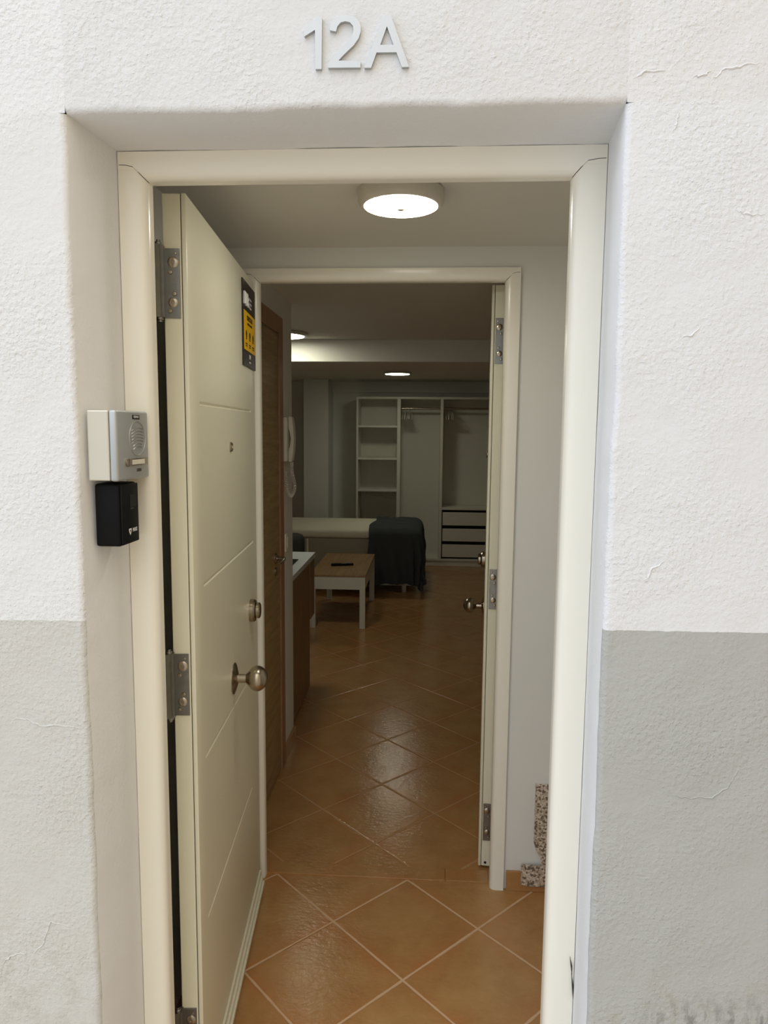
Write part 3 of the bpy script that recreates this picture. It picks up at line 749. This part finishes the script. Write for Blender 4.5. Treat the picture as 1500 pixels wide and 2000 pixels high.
# ------------------------------------------------------------------ bed and throw
bx0, bx1, by0, by1, bz = -2.05, -.085, 6.53, 7.47, .592
root = empty('single_bed', ((bx0+bx1)/2, (by0+by1)/2, 0)); tag(root, 'single bed with cream sheet and beige base at the back of the room', 'bed')
c = root.location
b = nm(); box(b, bx0, bx1, by0, by1, bz-.085, bz, .040, 6); obj('mattress', Rr(b, c), M_SHEET, root, True)['label'] = 'cream sheeted mattress top'
b = nm(); box(b, bx0+.02, bx1-.02, by0+.02, by1-.02, .105, bz-.086, .01, 3); obj('base', Rr(b, c), M_BASE, root, True)
b = nm(); xs_ = aty((600, 1070), by0).x; box(b, xs_-.008, xs_+.008, by0+.014, by0+.0205, .11, bz-.09, .002); obj('seam_strip', Rr(b, c), M_SHEET, root)
b = nm(); box(b, bx0+.02, bx1-.03, by0+.01, by1-.03, .072, .1045, .004); obj('rail', Rr(b, c), M_MELAM, root)['label'] = 'pale lower rail'
for x in (bx0+.1, bx1-.12):
    for y in (by0+.08, by1-.1):
        b = nm(); lathe(b, [(.02, 0), (.024, .073)], Matrix.Translation((x-c.x, y-c.y, 0)), 14); obj('leg', b, M_MELAM, root)

def throw():
    b = nm(); NA, NB = 90, 110
    a0, a1 = -.545, bx1+.50; b0, b1 = by0-.52, by1+.12
    top = bz+.014; grid = []
    R = .075
    def hang(d):          # distance past the edge -> (outward, down) along a rounded edge
        if d <= 0: return 0, 0
        if d < R*PI/2: t = d/R; return R*math.sin(t), R*(1-math.cos(t))
        return R, R+(d-R*PI/2)
    for i in range(NA+1):
        row = []
        for j in range(NB+1):
            a = a0+(a1-a0)*i/NA; q = b0+(b1-b0)*j/NB
            a_ = a+.012*math.sin(q*9)+.03*max(0, min(1, (q-by0)/.9))*(1-i/NA)
            xe = bx1-R+.035; yn = by0+R-.030; yf = by1-R+.030
            dx = max(0, a_-xe); dy = max(0, yn-q); dyf = max(0, q-yf)
            dyy = dy or dyf; sg = -1 if dy > 0 else 1
            r = math.hypot(dx, dyy)
            ex = min(a_, xe); ey = min(max(q, yn), yf)
            if r > 0:
                out, dn = hang(r); ux, uy = dx/r, sg*dyy/r
                fall = min(1, dn/.35)
                th = math.atan2(dyy, dx)
                corner = math.sin(2*th) if dx > 0 and dyy > 0 else 0
                fold = .026*math.sin(a_*34+q*6)*fall*(abs(uy))+.018*math.sin(q*27+1)*fall*abs(ux)+.02*math.sin(th*7)*corner*fall
                out += fold+.035*corner*fall+.012*fall
                x = ex+ux*out; y = ey+uy*out; z = top-dn*(1-.12*corner)
                lim = .105+.02*math.sin(a_*7+2)-.045*max(0, (a_+.35)/.35 if a_ < 0 else 1)*1.0
                lim = max(lim, .014)
                if z < lim:
                    ex2 = (lim-z)*.12; x += ux*ex2; y += uy*ex2; z = lim+.004*math.sin(a_*60)*math.cos(q*50)
            else:
                x, y, z = a_, q, top
            z += .006*noise.noise(Vector((x*7, y*7, 3)))+.003*noise.noise(Vector((x*20, y*20, 9))) if z > .06 else 0
            row.append(b.verts.new((x, y, max(z, .009))))
        grid.append(row)
    for i in range(NA):
        for j in range(NB): b.faces.new((grid[i][j], grid[i+1][j], grid[i+1][j+1], grid[i][j+1]))
    o = obj('throw_blanket', b, M_CHARC, None, True)
    md = o.modifiers.new('s', 'SOLIDIFY'); md.thickness = .006; md.offset = 1
    tag(o, 'dark charcoal throw blanket draped over the right end of the bed', 'blanket')
throw()

# ------------------------------------------------------------------ open wardrobe with drawers
WY = 7.93; WD = .36
X = lambda px: aty((px, 900), WY).x
Z = lambda py, px=780: aty((px, py), WY).z
root = empty('open_wardrobe', (0, WY, 0)); tag(root, 'white open wardrobe with shelves, hanging rails and drawers on the rear wall', 'wardrobe')
c = root.location
wl = X(695.5); wr_ = .72; t_ = .022
d1x = X(775); d1b = X(781.5); d2x = X(859); d2b = X(864.5)
wt_ = Z(775)
def wb(name, x0, x1, y0, y1, z0, z1, mat=M_MELAM, bev=.001, parent=None):
    b = nm(); box(b, x0, x1, y0, y1, z0, z1, bev); return obj(name, Rr(b, c), mat, parent or root)
zbase = Z(1092, 900)
wb('side_panel', wl, wl+t_, WY, WY+WD, .001, wt_-.024)
wb('side_panel', wr_-t_, wr_, WY, WY+WD, .001, wt_-.024)
wb('divider', d1x, d1b, WY, WY+WD, zbase, wt_-.024)
wb('divider', d2x, d2b, WY, WY+WD, zbase, wt_-.024)
wb('top_panel', wl, wr_, WY, WY+WD, wt_-.0235, wt_)
wb('bottom_panel', wl+t_, wr_-t_, WY, WY+WD, zbase-.022, zbase-.0005)
wb('plinth', wl+t_, wr_-t_, WY+.012, WY+.03, .001, zbase-.0225)
wb('back_panel', wl, wr_, WY+WD+.0005, WY+WD+.008, .06, wt_)
for py in (833, 896, 958):
    z = Z(py, 740); wb('shelf', wl+t_+.0005, d1x-.0005, WY+.004, WY+WD-.002, z-.011, z+.011)
zs = Z(994, 900); wb('shelf', d2b+.0005, wr_-t_-.0005, WY+.0, WY+WD-.002, zs-.013, zs+.010)
wb('drawer_recess', d2b+.001, wr_-t_-.001, WY+.045, WY+.055, zbase, zs-.0135, M_DRAWGAP)['label'] = 'dark gaps around the drawers'
for (pa, pb) in ((1001, 1026.5), (1033, 1057.5), (1064, 1088.5)):
    za, zb_ = Z(pa, 900), Z(pb, 900)
    dr = wb('drawer', d2b+.011, wr_-t_-.011, WY+.002, WY+.018, zb_, za, M_MELAM, .001)
    wb('drawer_box', d2b+.018, wr_-t_-.018, WY+.0185, WY+.044, zb_+.01, za-.01, M_DRAWGAP, 0, dr)
# dark strip in the gap left of the drawers
wb('gap_strip', d2b+.0005, d2b+.010, WY-.001, WY+.012, zbase, zs-.0135, M_DRAWGAP)
yr = WY+.17
rails = []
for (x0, x1) in ((d1b, d2x), (d2b, wr_-t_)):
    z = aty((830, 798), yr).z
    b = nm(); tube(b, [(x0, yr, z), (x1, yr, z)], .0125, 14); Rr(b, c); o = obj('clothes_rail', b, M_NICKEL, root, True); rails.append((x0, x1, z))
def hanger():
    root = empty('clothes_hanger', (0, 0, 0))
    b = nm(); hk = [(0, .014*math.cos(a), .014*math.sin(a)) for a in [-.3+(PI+.3)*i/12 for i in range(13)]]
    hk = [(0, .0145, -.006)]+hk+[(0, -.010, -.014), (0, 0, -.026), (0, 0, -.045)]
    tube(b, hk, .0016, 6); obj('hook', b, M_STEEL, root, True)
    b = nm(); tube(b, [(0, 0, -.04), (0, -.06, -.062), (0, -.145, -.105), (0, -.155, -.118), (0, -.145, -.126), (0, 0, -.128), (0, .145, -.126), (0, .155, -.118), (0, .145, -.105), (0, .06, -.062), (0, 0, -.04)], .0042, 8)
    obj('shoulder_bar', b, M_WHITEP, root, True)
    return root
proto = hanger(); first = True
for (pxs, n, rl, lab, grp) in (((787, 804), 7, rails[0], 'white clothes hanger in the bunch on the left rail of the wardrobe', 'hangers on the left wardrobe rail'),
                          ((871, 884), 5, rails[1], 'white clothes hanger in the bunch on the right rail above the drawers', 'hangers on the right wardrobe rail')):
    xa, xb = aty((pxs[0], 810), yr).x, aty((pxs[1], 810), yr).x
    for k in range(n):
        h = proto if first else copy_tree(proto); first = False
        h.location = (xa+(xb-xa)*k/(n-1), yr, rl[2]+.0002)
        h.rotation_euler.z = .05*math.sin(k*2.3)
        tag(h, lab, 'hanger', grp)
